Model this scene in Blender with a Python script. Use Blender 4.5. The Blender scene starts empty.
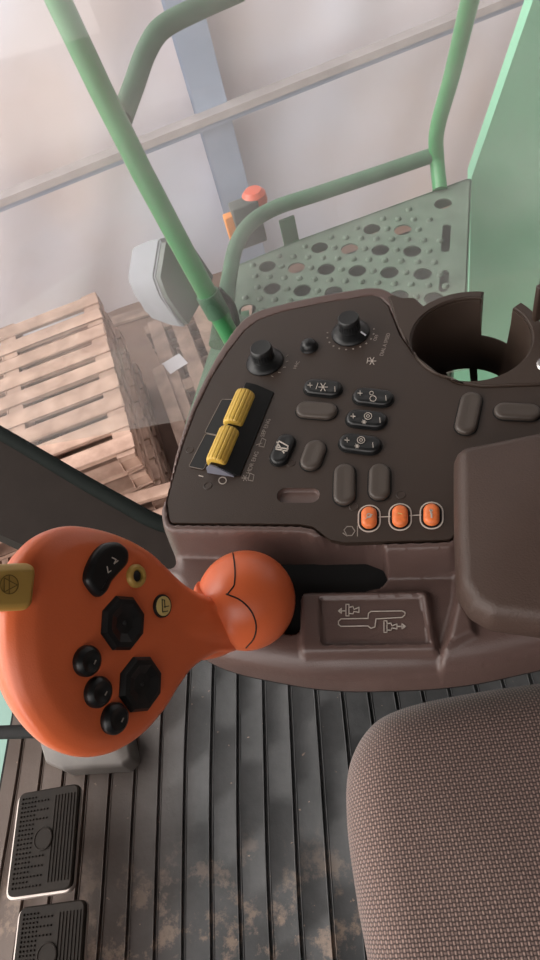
import bpy, bmesh, math, random
import numpy as np
from mathutils import Vector, Matrix, geometry, noise
random.seed(7)
PI = math.pi
SC = bpy.context.scene
COL = SC.collection
R = math.radians

# ------------------------------------------------------------------ camera
FPX = 660.0
PITCH, YAW, ROLL = R(53.1), R(13.4), R(20)
CAM = Vector((0, 0, 1.12))
HD = Vector((-math.sin(YAW), math.cos(YAW), 0))          # heading over the ground
E1 = Vector((math.cos(YAW), math.sin(YAW), 0))           # along the barn wall
E2 = HD
FW = HD * math.cos(PITCH) - Vector((0, 0, 1)) * math.sin(PITCH)
UP0 = E1.cross(FW)
CX = E1 * math.cos(ROLL) - UP0 * math.sin(ROLL)
CY = E1 * math.sin(ROLL) + UP0 * math.cos(ROLL)
cd = bpy.data.cameras.new('camera'); cam = bpy.data.objects.new('camera', cd); COL.objects.link(cam)
cd.sensor_fit = 'VERTICAL'; cd.sensor_height = 36; cd.lens = 36 * FPX / 960; cd.clip_start = 0.02; cd.clip_end = 100
cam.matrix_world = Matrix(((CX.x, CY.x, -FW.x, CAM.x), (CX.y, CY.y, -FW.y, CAM.y), (CX.z, CY.z, -FW.z, CAM.z), (0, 0, 0, 1)))
SC.camera = cam

# survey helpers: where the line of sight through a photo point meets a real surface
def ray(a, b): return CX * (a - 270) + CY * (480 - b) + FW * FPX
def onZ(a, b, z):
    v = ray(a, b); return CAM + v * ((z - CAM.z) / v.z)
def atD(a, b, d): return CAM + ray(a, b) * (d / FPX)
def onP(a, b, o, n):
    v = ray(a, b); return CAM + v * ((o - CAM).dot(n) / v.dot(n))
def xy(pts, z): return [tuple(onZ(p[0], p[1], z)[:2]) for p in pts]

# ------------------------------------------------------------------ materials
def srgb(c):
    return tuple((v / 255 / 12.92 if v / 255 <= .04045 else ((v / 255 + .055) / 1.055) ** 2.4) for v in c) + (1,)
def mat(name, c, rough=.5, metal=0, var=.12, vscale=30, bump=.0, bscale=400, c2=None, detail=4, rv=0.0, spec=.5, coat=0):
    m = bpy.data.materials.new(name); m.use_nodes = True
    nt = m.node_tree; N = nt.nodes; L = nt.links; b = N['Principled BSDF']
    b.inputs['Roughness'].default_value = rough; b.inputs['Metallic'].default_value = metal
    b.inputs['Specular IOR Level'].default_value = spec; b.inputs['Coat Weight'].default_value = coat
    b.inputs['Coat Roughness'].default_value = .25
    tc = N.new('ShaderNodeTexCoord')
    n1 = N.new('ShaderNodeTexNoise'); n1.inputs['Scale'].default_value = vscale; n1.inputs['Detail'].default_value = detail
    L.new(tc.outputs['Object'], n1.inputs['Vector'])
    cr = N.new('ShaderNodeValToRGB'); A = srgb(c)
    if c2: B = srgb(c2); A0 = A
    else: A0 = tuple(x * (1 - var) for x in A[:3]) + (1,); B = tuple(min(1, x * (1 + var)) for x in A[:3]) + (1,)
    cr.color_ramp.elements[0].position = .32; cr.color_ramp.elements[1].position = .68
    cr.color_ramp.elements[0].color = A0; cr.color_ramp.elements[1].color = B
    L.new(n1.outputs['Fac'], cr.inputs['Fac']); L.new(cr.outputs['Color'], b.inputs['Base Color'])
    if rv:
        mr = N.new('ShaderNodeMapRange'); mr.inputs['To Min'].default_value = max(0, rough - rv); mr.inputs['To Max'].default_value = min(1, rough + rv)
        mr.inputs['From Min'].default_value = .3; mr.inputs['From Max'].default_value = .7
        L.new(n1.outputs['Fac'], mr.inputs['Value']); L.new(mr.outputs['Result'], b.inputs['Roughness'])
    if bump:
        n2 = N.new('ShaderNodeTexNoise'); n2.inputs['Scale'].default_value = bscale; n2.inputs['Detail'].default_value = 2
        L.new(tc.outputs['Object'], n2.inputs['Vector'])
        bp = N.new('ShaderNodeBump'); bp.inputs['Strength'].default_value = bump; bp.inputs['Distance'].default_value = .001
        L.new(n2.outputs['Fac'], bp.inputs['Height']); L.new(bp.outputs['Normal'], b.inputs['Normal'])
    return m
M = {}
M['body'] = mat('console_plastic', (92, 73, 68), .36, coat=.08, var=.06, bump=.25, bscale=900)
M['panel'] = mat('panel_plastic', (54, 42, 35), .45, var=.06, vscale=12, bump=.2, bscale=1200)
M['cup'] = mat('cup_moulding', (60, 47, 39), .5, var=.05, bump=.2, bscale=1000)
M['arm'] = mat('armrest_vinyl', (72, 56, 49), .5, var=.05, bump=.4, bscale=700)
M['black'] = mat('black_plastic', (20, 21, 22), .36, var=.05, spec=.4)
M['rubber'] = mat('black_rubber', (18, 18, 18), .65, var=.15, spec=.3)
M['key'] = mat('rocker_plastic', (24, 25, 26), .35, var=.06, bump=.1, bscale=900)
M['blank'] = mat('blank_key_plastic', (74, 65, 59), .42, var=.05, bump=.1, bscale=900)
M['orange'] = mat('orange_plastic', (218, 106, 62), .33, var=.05, vscale=20, bump=.12, bscale=900)
M['orangekey'] = mat('orange_key', (232, 122, 66), .35, var=.1, vscale=300)
M['yellow'] = mat('yellow_rocker', (206, 170, 74), .45, var=.08, vscale=200)
M['gold'] = mat('gold_plastic', (186, 152, 78), .4, var=.05, metal=.15)
M['cream'] = mat('cream_plastic', (214, 190, 120), .4, var=.05)
M['print'] = mat('printed_white', (196, 186, 176), .6, var=.05, vscale=500)
M['printdim'] = mat('printed_grey', (140, 130, 122), .6, var=.15, vscale=800)
M['grey'] = mat('grey_end_plastic', (120, 122, 134), .4, var=.05)
M['chrome'] = mat('chrome', (190, 188, 186), .25, metal=.9)
M['green'] = mat('green_paint', (66, 142, 88), .35, var=.08, vscale=14, coat=.3)
M['greendull'] = mat('dusty_green_paint', (74, 110, 86), .55, var=.14, vscale=18)
M['greenpanel'] = mat('green_body_panel', (134, 196, 164), .5, var=.04, vscale=5)
M['teal'] = mat('green_hood_paint', (132, 166, 154), .55, var=.05, vscale=5)
M['plate'] = mat('dusty_green_steel', (98, 116, 102), .6, var=.16, vscale=16)
M['lampgrey'] = mat('lamp_housing_grey', (140, 142, 150), .5, var=.06)
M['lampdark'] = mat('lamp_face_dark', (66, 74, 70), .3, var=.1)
M['wood'] = mat('pallet_wood', (160, 130, 114), .8, c2=(200, 168, 150), vscale=9, bump=.6, bscale=90)
M['wood2'] = mat('old_pallet_wood', (126, 104, 94), .85, c2=(172, 148, 134), vscale=8, bump=.6, bscale=90)
M['dirt'] = mat('barn_floor_dirt', (112, 90, 80), .9, c2=(142, 116, 102), vscale=3, bump=.8, bscale=40)
M['steel'] = mat('blue_grey_steel', (150, 162, 182), .45, metal=.0, var=.08, vscale=4)
M['rail'] = mat('galvanised_rail', (168, 162, 162), .5, var=.12, vscale=6)
M['amber'] = mat('amber_lens', (226, 140, 60), .3, var=.05)
M['red'] = mat('orange_red_lens', (206, 96, 72), .3, var=.05)
M['frame'] = mat('frame_grey_plastic', (38, 32, 29), .8, var=.08, bump=.2, bscale=600, spec=.1)
M['seal'] = mat('seal_dark_rubber', (16, 21, 19), .8, var=.1, spec=.1)
M['pad'] = mat('pedal_rubber', (30, 23, 18), .65, var=.2, vscale=40, spec=.2)
M['metal'] = mat('pedal_edge_metal', (184, 172, 166), .4, metal=.4, var=.1)
M['block'] = mat('worn_grey_metal', (104, 98, 94), .5, var=.14, vscale=25)
M['ceil'] = mat('cab_lining', (78, 70, 65), .8)
M['paper'] = mat('white_paper_label', (215, 215, 222), .6, var=.03)
M['sheet'] = None

def sheet_mat():
    m = bpy.data.materials.new('barn_sheet'); m.use_nodes = True
    nt = m.node_tree; N = nt.nodes; L = nt.links; b = N['Principled BSDF']
    b.inputs['Roughness'].default_value = .75
    tc = N.new('ShaderNodeTexCoord'); n1 = N.new('ShaderNodeTexNoise'); n1.inputs['Scale'].default_value = .7; n1.inputs['Detail'].default_value = 3
    L.new(tc.outputs['Object'], n1.inputs['Vector'])
    cr = N.new('ShaderNodeValToRGB'); E = cr.color_ramp.elements
    E[0].position = .36; E[0].color = srgb((218, 206, 206)); E[1].position = .64; E[1].color = srgb((226, 228, 242))
    L.new(n1.outputs['Fac'], cr.inputs['Fac']); L.new(cr.outputs['Color'], b.inputs['Base Color'])
    return m
M['sheet'] = sheet_mat()

def mat_floor():
    m = bpy.data.materials.new('rubber_mat'); m.use_nodes = True
    nt = m.node_tree; N = nt.nodes; L = nt.links; b = N['Principled BSDF']
    tc = N.new('ShaderNodeTexCoord')
    def noi(s, d, r=.6):
        n = N.new('ShaderNodeTexNoise'); n.inputs['Scale'].default_value = s; n.inputs['Detail'].default_value = d; n.inputs['Roughness'].default_value = r
        L.new(tc.outputs['Object'], n.inputs['Vector']); return n.outputs['Fac']
    def ramp(f, p0, c0, p1, c1):
        r = N.new('ShaderNodeValToRGB'); e = r.color_ramp.elements
        e[0].position = p0; e[0].color = c0; e[1].position = p1; e[1].color = c1
        L.new(f, r.inputs['Fac']); return r.outputs['Color']
    def mix(f, a, c):
        x = N.new('ShaderNodeMix'); x.data_type = 'RGBA'; L.new(f, x.inputs[0])
        L.new(a, x.inputs[6]); L.new(c, x.inputs[7]); return x.outputs[2]
    base = ramp(noi(7, 6), .35, srgb((48, 49, 50)), .7, srgb((78, 78, 79)))
    rgb = N.new('ShaderNodeRGB'); rgb.outputs[0].default_value = srgb((100, 82, 72))
    rgb2 = N.new('ShaderNodeRGB'); rgb2.outputs[0].default_value = srgb((150, 128, 112))
    W = (1, 1, 1, 1); K = (0, 0, 0, 1)
    # brown dust towards the front of the cab
    sx = N.new('ShaderNodeSeparateXYZ'); L.new(tc.outputs['Object'], sx.inputs[0])
    mr = N.new('ShaderNodeMapRange'); L.new(sx.outputs['X'], mr.inputs['Value'])
    mr.inputs['From Min'].default_value = -.34; mr.inputs['From Max'].default_value = -.56; mr.inputs['To Max'].default_value = .7
    c = mix(mr.outputs['Result'], base, rgb.outputs[0])
    # dried mud, patchy, mostly near the driver's heel
    mr2 = N.new('ShaderNodeMapRange'); L.new(sx.outputs['Y'], mr2.inputs['Value'])
    mr2.inputs['From Min'].default_value = .18; mr2.inputs['From Max'].default_value = .02
    mm = N.new('ShaderNodeMath'); mm.operation = 'MULTIPLY'; L.new(mr2.outputs['Result'], mm.inputs[0])
    L.new(ramp(noi(16, 9, .72), .52, K, .6, W), mm.inputs[1])
    m3 = N.new('ShaderNodeMath'); m3.operation = 'MULTIPLY'; L.new(mm.outputs[0], m3.inputs[0]); m3.inputs[1].default_value = .6
    c = mix(m3.outputs[0], c, rgb2.outputs[0])
    sp = N.new('ShaderNodeMath'); sp.operation = 'MULTIPLY'; L.new(ramp(noi(75, 3), .70, K, .73, W), sp.inputs[0]); sp.inputs[1].default_value = .7
    c = mix(sp.outputs[0], c, rgb2.outputs[0])
    L.new(c, b.inputs['Base Color'])
    rr = N.new('ShaderNodeMapRange'); L.new(noi(9, 5), rr.inputs['Value']); rr.inputs['To Min'].default_value = .45; rr.inputs['To Max'].default_value = .9
    L.new(rr.outputs['Result'], b.inputs['Roughness'])
    bp = N.new('ShaderNodeBump'); bp.inputs['Strength'].default_value = .4; bp.inputs['Distance'].default_value = .002
    L.new(noi(60, 6), bp.inputs['Height']); L.new(bp.outputs['Normal'], b.inputs['Normal'])
    return m
M['mat'] = mat_floor()

def fabric():
    m = bpy.data.materials.new('woven_seat_fabric'); m.use_nodes = True
    nt = m.node_tree; N = nt.nodes; L = nt.links; b = N['Principled BSDF']
    b.inputs['Roughness'].default_value = .85; b.inputs['Sheen Weight'].default_value = .4; b.inputs['Sheen Roughness'].default_value = .4
    tc = N.new('ShaderNodeUVMap'); tc.uv_map = 'UVMap'; sp = N.new('ShaderNodeSeparateXYZ'); L.new(tc.outputs['UV'], sp.inputs[0])
    def mth(op, a, c=None):
        n = N.new('ShaderNodeMath'); n.operation = op
        for i, v in enumerate((a, c)):
            if v is None: continue
            if isinstance(v, (int, float)): n.inputs[i].default_value = v
            else: L.new(v, n.inputs[i])
        return n.outputs[0]
    nz = N.new('ShaderNodeTexNoise'); nz.inputs['Scale'].default_value = 60; L.new(tc.outputs['UV'], nz.inputs['Vector'])
    wob = mth('MULTIPLY', nz.outputs['Fac'], .9)
    u = mth('ADD', mth('MULTIPLY', sp.outputs[0], PI / .0026), wob); v = mth('ADD', mth('MULTIPLY', sp.outputs[1], PI / .0030), wob)
    su, sv = mth('SINE', u), mth('SINE', v)
    par = mth('GREATER_THAN', mth('MULTIPLY', su, sv), 0)
    hu, hv = mth('ABSOLUTE', su), mth('ABSOLUTE', sv)
    h = mth('ADD', mth('MULTIPLY', par, mth('MULTIPLY', hu, mth('POWER', hv, .4))), mth('MULTIPLY', mth('SUBTRACT', 1, par), mth('MULTIPLY', hv, mth('MULTIPLY', mth('POWER', hu, .4), .55))))
    n2 = N.new('ShaderNodeTexNoise'); n2.inputs['Scale'].default_value = 500; n2.inputs['Detail'].default_value = 2; L.new(tc.outputs['UV'], n2.inputs['Vector'])
    h2 = mth('MULTIPLY', h, mth('ADD', mth('MULTIPLY', n2.outputs['Fac'], 1.3), .35))
    cr = N.new('ShaderNodeValToRGB'); e = cr.color_ramp.elements
    e[0].position = .1; e[0].color = srgb((58, 44, 42)); e[1].position = .95; e[1].color = srgb((164, 138, 128))
    L.new(h2, cr.inputs['Fac']); L.new(cr.outputs['Color'], b.inputs['Base Color'])
    bp = N.new('ShaderNodeBump'); bp.inputs['Strength'].default_value = .6; bp.inputs['Distance'].default_value = .0012
    L.new(h, bp.inputs['Height']); L.new(bp.outputs['Normal'], b.inputs['Normal'])
    return m
M['fabric'] = fabric()

def glass_mat():
    m = bpy.data.materials.new('dusty_glass'); m.use_nodes = True
    nt = m.node_tree; N = nt.nodes; L = nt.links
    for n in list(N):
        if n.type == 'BSDF_PRINCIPLED': N.remove(n)
    out = [n for n in N if n.type == 'OUTPUT_MATERIAL'][0]
    tr = N.new('ShaderNodeBsdfTransparent'); tr.inputs[0].default_value = (.97, .98, .97, 1)
    gl = N.new('ShaderNodeBsdfGlossy'); gl.inputs['Roughness'].default_value = .03
    df = N.new('ShaderNodeBsdfTranslucent'); df.inputs[0].default_value = (.92, .86, .84, 1)
    tc = N.new('ShaderNodeTexCoord'); nz = N.new('ShaderNodeTexNoise'); nz.inputs['Scale'].default_value = 5; nz.inputs['Detail'].default_value = 6
    L.new(tc.outputs['Object'], nz.inputs['Vector'])
    mr = N.new('ShaderNodeMapRange'); mr.inputs['From Min'].default_value = .3; mr.inputs['From Max'].default_value = .7
    mr.inputs['To Min'].default_value = .06; mr.inputs['To Max'].default_value = .14; L.new(nz.outputs['Fac'], mr.inputs['Value'])
    n3 = N.new('ShaderNodeTexNoise'); n3.inputs['Scale'].default_value = 90; L.new(tc.outputs['Object'], n3.inputs['Vector'])
    m1 = N.new('ShaderNodeMixShader'); L.new(mr.outputs['Result'], m1.inputs[0]); L.new(tr.outputs[0], m1.inputs[1]); L.new(df.outputs[0], m1.inputs[2])
    m2 = N.new('ShaderNodeMixShader'); m2.inputs[0].default_value = .03
    L.new(m1.outputs[0], m2.inputs[1]); L.new(gl.outputs[0], m2.inputs[2]); L.new(m2.outputs[0], out.inputs['Surface'])
    return m
M['glass'] = glass_mat()

# ------------------------------------------------------------------ object helpers
BASE = {}
def thing(name, label, cat, loc=(0, 0, 0), group=None):
    o = bpy.data.objects.new(name, None); COL.objects.link(o); o.location = loc; o.empty_display_size = .05
    o['label'] = label; o['category'] = cat
    if group: o['group'] = group
    BASE[o.name] = Vector(loc); return o
def tag(o, label, cat, group=None):
    o['label'] = label; o['category'] = cat
    if group: o['group'] = group
    return o
def root_base(p):
    return BASE.get(p.name, Vector((0, 0, 0)))
def obj(name, bm, m, parent=None, smooth=35, label=None, origin=None):
    bmesh.ops.recalc_face_normals(bm, faces=bm.faces)
    b = root_base(parent) if parent is not None else (Vector(origin) if origin is not None else Vector((0, 0, 0)))
    for v in bm.verts: v.co -= b
    me = bpy.data.meshes.new(name); bm.to_mesh(me); bm.free()
    o = bpy.data.objects.new(name, me); COL.objects.link(o)
    if m: me.materials.append(m)
    if smooth is not None:
        me.shade_smooth(); me.set_sharp_from_angle(angle=R(smooth))
    if parent is not None:
        o.parent = parent; BASE[o.name] = b
    else: o.location = b
    if label: o['label'] = label
    return o
def struct(name, bm, m, smooth=35):
    o = obj(name, bm, m, None, smooth); o['kind'] = 'structure'; return o
def copy_tree(o, parent=None):
    c = o.copy(); COL.objects.link(c); c.parent = parent
    for ch in list(o.children): copy_tree(ch, c)
    return c

def B(): return bmesh.new()
def box(bm, c, s, rot=None, bev=0):
    mtx = Matrix.Translation(c)
    if rot is not None: mtx = mtx @ (rot if isinstance(rot, Matrix) else Matrix.Rotation(rot, 4, 'Z'))
    g = bmesh.ops.create_cube(bm, size=1, matrix=mtx @ Matrix.Diagonal((s[0], s[1], s[2], 1)))
    if bev:
        es = {e for v in g['verts'] for e in v.link_edges}
        bmesh.ops.bevel(bm, geom=list(es), offset=bev, segments=3, profile=.5, affect='EDGES')
def loft(bm, rings, cap0=True, cap1=True, closed=True):
    vs = [[bm.verts.new(p) for p in r] for r in rings]
    n = len(vs[0])
    for a, b in zip(vs, vs[1:]):
        for i in range(n if closed else n - 1):
            j = (i + 1) % n
            try: bm.faces.new((a[i], a[j], b[j], b[i]))
            except ValueError: pass
    if cap0: bm.faces.new(list(reversed(vs[0])))
    if cap1: bm.faces.new(vs[-1])
    return vs
def frame(t):
    t = t.normalized(); a = Vector((0, 0, 1)) if abs(t.z) < .9 else Vector((1, 0, 0))
    u = t.cross(a).normalized(); return u, t.cross(u).normalized()
def smooth_path(pts, n=8):
    P = [Vector(p) for p in pts]; P = [2 * P[0] - P[1]] + P + [2 * P[-1] - P[-2]]; out = []
    for i in range(1, len(P) - 2):
        for k in range(n):
            t = k / n; a, b, c, d = P[i - 1], P[i], P[i + 1], P[i + 2]
            out.append(.5 * ((2 * b) + (c - a) * t + (2 * a - 5 * b + 4 * c - d) * t * t + (3 * b - a - 3 * c + d) * t ** 3))
    out.append(P[-2]); return out
def tube(bm, pts, r, n=20, cap=True):
    P = [Vector(p) for p in pts]; rs = r if isinstance(r, (list, tuple)) else [r] * len(P)
    u, _ = frame(P[1] - P[0]); rings = []
    for i, p in enumerate(P):
        t = (P[min(i + 1, len(P) - 1)] - P[max(i - 1, 0)]).normalized()
        u = (u - t * u.dot(t)).normalized(); w = t.cross(u)
        rings.append([p + (u * math.cos(2 * PI * k / n) + w * math.sin(2 * PI * k / n)) * rs[i] for k in range(n)])
    loft(bm, rings, cap, cap)
def lathe(bm, o, ax, prof, n=40, u=None):
    ax = ax.normalized(); a, b = frame(ax); rings = []
    for r, h in prof:
        rings.append([o + ax * h + (a * math.cos(2 * PI * k / n) + b * math.sin(2 * PI * k / n)) * max(r, 1e-5) for k in range(n)])
    loft(bm, rings)
def sphere(bm, c, r, seg=32, sc=(1, 1, 1)):
    bmesh.ops.create_uvsphere(bm, u_segments=seg, v_segments=seg // 2, radius=1,
        matrix=Matrix.Translation(c) @ Matrix.Diagonal((r * sc[0], r * sc[1], r * sc[2], 1)))
# 2-D outlines -------------------------------------------------------
def area2(p): return sum(p[i][0] * p[(i + 1) % len(p)][1] - p[(i + 1) % len(p)][0] * p[i][1] for i in range(len(p)))
def ccw(p): return list(p) if area2(p) > 0 else list(reversed(p))
def fillet(poly, r, n=6):
    poly = ccw(poly); out = []; m = len(poly)
    for i in range(m):
        rr = r[i] if isinstance(r, (list, tuple)) else r
        p = Vector(poly[i]); a = Vector(poly[i - 1]) - p; b = Vector(poly[(i + 1) % m]) - p
        la, lb = a.length, b.length; a.normalize(); b.normalize()
        ang = math.acos(max(-1, min(1, a.dot(b))))
        if ang > R(172) or rr <= 0: out.append(tuple(p)); continue
        d = min(rr / math.tan(ang / 2), la * .48, lb * .48)
        p0, p1 = p + a * d, p + b * d
        for k in range(n + 1):
            t = k / n; out.append(tuple(p0 * (1 - t) ** 2 + p * 2 * t * (1 - t) + p1 * t * t))
    return out
def resample(poly, step):
    out = []; m = len(poly)
    for i in range(m):
        a, b = Vector(poly[i]), Vector(poly[(i + 1) % m]); k = max(1, int((b - a).length / step))
        for j in range(k): out.append(tuple(a.lerp(b, j / k)))
    return out
def clean(poly, eps=1e-4):
    out = []
    for p in poly:
        if not out or (Vector(p) - Vector(out[-1])).length > eps: out.append(p)
    if (Vector(out[0]) - Vector(out[-1])).length < eps: out.pop()
    return out
def closed_spline(pts, n=8):
    m = len(pts); out = []
    for i in range(m):
        a, b, c, d = (Vector(pts[(i + k) % m]) for k in (-1, 0, 1, 2))
        for k in range(n):
            t = k / n
            out.append(tuple(.5 * ((2 * b) + (c - a) * t + (2 * a - 5 * b + 4 * c - d) * t * t + (3 * b - a - 3 * c + d) * t ** 3)))
    return ccw(out)
def inset(poly, d):
    m = len(poly); out = []
    for i in range(m):
        a, p, b = Vector(poly[i - 1]), Vector(poly[i]), Vector(poly[(i + 1) % m])
        t = (b - a)
        if t.length < 1e-9: t = Vector((1, 0))
        t.normalize(); out.append((p.x - t.y * d, p.y + t.x * d))
    return out
def stadium(a, b, w, n=10):
    a, b = Vector(a[:2]), Vector(b[:2]); r = w / 2; t = (b - a)
    if t.length < 1e-6: t = Vector((1, 0))
    L = t.length; t.normalize(); a2 = a + t * min(r, L / 2); b2 = b - t * min(r, L / 2); an = math.atan2(t.y, t.x); out = []
    for c, s in ((b2, an - PI / 2), (a2, an + PI / 2)):
        for k in range(n + 1):
            q = s + PI * k / n; out.append((c.x + r * math.cos(q), c.y + r * math.sin(q)))
    return out
def circle(c, r, n=40): return [(c[0] + r * math.cos(2 * PI * k / n), c[1] + r * math.sin(2 * PI * k / n)) for k in range(n)]
def raised(bm, outline, prof):
    """prof: list of (inset, z)"""
    loft(bm, [[Vector((q[0], q[1], z)) for q in (inset(outline, d) if d else outline)] for d, z in prof])
def plate(bm, outline, holes, z0, z1, mtx=None):
    mtx = mtx or Matrix.Identity(4)
    pts = [Vector(p) for p in ccw(outline)]; loops = [list(range(len(pts)))]
    for h in holes:
        s = len(pts); pts += [Vector(p) for p in reversed(ccw(h))]; loops.append(list(range(s, len(pts))))
    v2, e2, f2, *_ = geometry.delaunay_2d_cdt(pts, [], loops, 2, 1e-7)
    T = [bm.verts.new(mtx @ Vector((v.x, v.y, z1))) for v in v2]; Bo = [bm.verts.new(mtx @ Vector((v.x, v.y, z0))) for v in v2]
    cnt = {}
    for f in f2:
        bm.faces.new([T[i] for i in f]); bm.faces.new([Bo[i] for i in reversed(f)])
        for i in range(len(f)):
            k = (f[i], f[(i + 1) % len(f)]); cnt[k] = 1
    for (a, b) in list(cnt):
        if (b, a) not in cnt: bm.faces.new((T[b], T[a], Bo[a], Bo[b]))
def stroke(bm, pts, w, z, closed=False, h=.0004):
    pts = [Vector(p[:2]) for p in pts]
    if closed: pts.append(pts[0])
    for a, b in zip(pts, pts[1:]):
        t = (b - a)
        if t.length < 1e-7: continue
        c = (a + b) / 2; box(bm, Vector((c.x, c.y, z)), (t.length + w * .7, w, h), math.atan2(t.y, t.x))
def text_bm(s, size, p, dirv, z):
    cu = bpy.data.curves.new('t', 'FONT'); cu.body = s; cu.size = size; cu.extrude = .0001; cu.align_x = 'LEFT'; cu.resolution_u = 3
    o = bpy.data.objects.new('t', cu); COL.objects.link(o)
    dg = bpy.context.evaluated_depsgraph_get(); me = bpy.data.meshes.new_from_object(o.evaluated_get(dg))
    bm = bmesh.new(); bm.from_mesh(me); bpy.data.objects.remove(o); bpy.data.meshes.remove(me); bpy.data.curves.remove(cu)
    an = math.atan2(dirv[1], dirv[0]); bm.transform(Matrix.Translation((p[0], p[1], z)) @ Matrix.Rotation(an, 4, 'Z')); return bm
def join(dst, src):
    me = bpy.data.meshes.new('x'); src.to_mesh(me); src.free(); dst.from_mesh(me); bpy.data.meshes.remove(me)

# ================================================================== THE SETTING
H = .65
# --- floor of the cab
bm = B(); box(bm, Vector((.12, .08, -.03)), (1.66, 1.32, .04)); struct('floor', bm, M['rubber'])
# --- ceiling lining of the cab, rear wall and left wall (above / behind the driver)
bm = B(); box(bm, Vector((-.03, .2, 1.78)), (2.15, 1.8, .04)); struct('ceiling', bm, M['ceil'])
bm = B(); box(bm, Vector((.98, .0, .88)), (.04, 1.5, 1.8)); struct('wall_rear', bm, M['ceil'])
bm = B(); box(bm, Vector((.12, -.66, .50)), (1.6, .04, 1.05)); struct('wall_left', bm, M['ceil'])

# --- grooved rubber mat
bm = B(); prof = []; pitch = .0445; x = -.70; g0 = -.274
xs = []
k = -30
while True:
    gx = g0 + k * pitch; k += 1
    if gx < -.70 + .012: continue
    if gx > .55: break
    xs.append(gx)
prof.append((-.70, -.006)); prof.append((-.70, .0))
for gx in xs:
    prof += [(gx - .0048, 0), (gx - .0034, .0012), (gx - .0026, .0006), (gx - .0022, -.0055), (gx + .0022, -.0055), (gx + .0026, .0006), (gx + .0034, .0012), (gx + .0048, 0)]
prof += [(.58, 0), (.58, -.006)]
ys = [-.55 + i * .02 for i in range(59)]
rings = []
for y in ys:
    rings.append([Vector((px + .0035 * math.sin(y * 7 + px * 9) * (1 if -.69 < px < .57 else 0), y, pz + .0006 * math.sin(y * 23 + px * 31))) for px, pz in prof])
loft(bm, rings)
tag(obj('floor_mat', bm, M['mat'], smooth=40), 'dark rubber floor mat with long straight grooves, muddy by the seat', 'floor mat')

# ================================================================== CONTROL CONSOLE
con = thing('control_console', 'brown plastic side console covered with switches and dials beside the seat', 'console', (.15, .40, .0))
CC = Vector((.121, .470)); RI, RO = .0552, .0655
# notch in the cup holder, cab right side
a_l = math.atan2(.524 - CC.y, .146 - CC.x); a_l = math.radians(66); a_r = math.radians(32)
Ol = []
def addp(lst, z):
    for p in lst: Ol.append(tuple(onZ(p[0], p[1], z)[:2]))
# near edge from right to left, then the left side, then the far side up to the cup
addp([(640, 648), (540, 668), (480, 681), (430, 687), (380, 689), (345, 689), (310, 686), (270, 679), (235, 671), (208, 660), (190, 644), (178, 622)], .572)
addp([(170, 596), (166, 572)], .60)
addp([(162, 546), (163, 520)], .64)
addp([(167, 490), (176, 450), (190, 408), (207, 372), (222, 346), (237, 325), (252, 313), (275, 305), (320, 295), (360, 288), (378, 287), (390, 291), (400, 297), (415, 297)], H)
for k in range(7):
    q = math.radians(118) + (a_l - math.radians(118)) * k / 6
    Ol.append((CC.x + RO * math.cos(q), CC.y + RO * math.sin(q)))
left_arc = len(Ol)
outer = closed_open = Ol
# smooth the organic run, keep the cup corner crisp
org = smooth_path([Vector((p[0], p[1], 0)) for p in Ol], 6)
O = [(p.x, p.y) for p in org]
nin = 48
for k in range(nin + 1):
    q = a_l + (2 * PI - (a_l - a_r)) * k / nin
    O.append((CC.x + RI * math.cos(q), CC.y + RI * math.sin(q)))
for k in range(5):
    q = a_r + (math.radians(-5) - a_r) * k / 4
    O.append((CC.x + RO * math.cos(q), CC.y + RO * math.sin(q)))
O += [(.205, .462), (.30, .46), (.30, .20)]
O = clean(O, 3e-4)
O = ccw(O)

# panel outline
pp = xy([(167, 503), (170, 524), (300, 525.5), (313, 528), (330, 541), (345, 544), (451, 541), (455, 535), (455, 462)], H) + xy([(600, 420), (600, 383)], H) + \
     xy([(540, 386.5), (482, 388.5), (458, 385), (436, 374.5), (415, 357), (400, 336), (393, 318), (388, 306), (380, 298)], H) + \
     xy([(372, 296), (320, 304), (280, 313), (258, 321), (245, 331), (228, 353), (212, 378), (196, 411), (183, 446), (173, 480)], H)
PAN = clean(fillet(pp, .006, 4), 3e-4)
PANO = inset(resample(PAN, .003), -.005)

def sdf(P, poly):
    """signed distance, + inside"""
    poly = np.array(poly); d = np.full(len(P), 1e9); ins = np.zeros(len(P), bool)
    a = poly; b = np.roll(poly, -1, axis=0)
    for i in range(len(a)):
        e = b[i] - a[i]; w = P - a[i]; L2 = max(e.dot(e), 1e-18)
        t = np.clip((w @ e) / L2, 0, 1); q = w - t[:, None] * e; d = np.minimum(d, (q ** 2).sum(1))
        c = ((a[i][1] > P[:, 1]) != (b[i][1] > P[:, 1]))
        with np.errstate(all='ignore'):
            xc = a[i][0] + (P[:, 1] - a[i][1]) * (b[i][0] - a[i][0]) / (b[i][1] - a[i][1] + 1e-18)
        ins ^= c & (P[:, 0] < xc)
    return np.sqrt(d) * np.where(ins, 1, -1)
def sst(x): x = np.clip(x, 0, 1); return x * x * (3 - 2 * x)
step = .0017
Oa = np.array(O); gx = np.arange(Oa[:, 0].min(), .30, step); gy = np.arange(Oa[:, 1].min(), Oa[:, 1].max(), step)
G = np.stack(np.meshgrid(gx, gy), -1).reshape(-1, 2); dd = sdf(G, O); G = G[dd > step * .55]
Ors = clean(resample(O, .0017), 4e-4)
allp = [Vector(p) for p in Ors] + [Vector((float(p[0]), float(p[1]))) for p in G]
v2, e2, f2, *_ = geometry.delaunay_2d_cdt(allp, [], [list(range(len(Ors)))], 2, 1e-7)
P = np.array([(v.x, v.y) for v in v2])
zs = np.full(len(P), .612)
ridge = xy([(454, 545), (457, 570), (455, 600), (443, 646), (436, 700), (800, 700), (800, 300), (454, 300)], .62)
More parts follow.
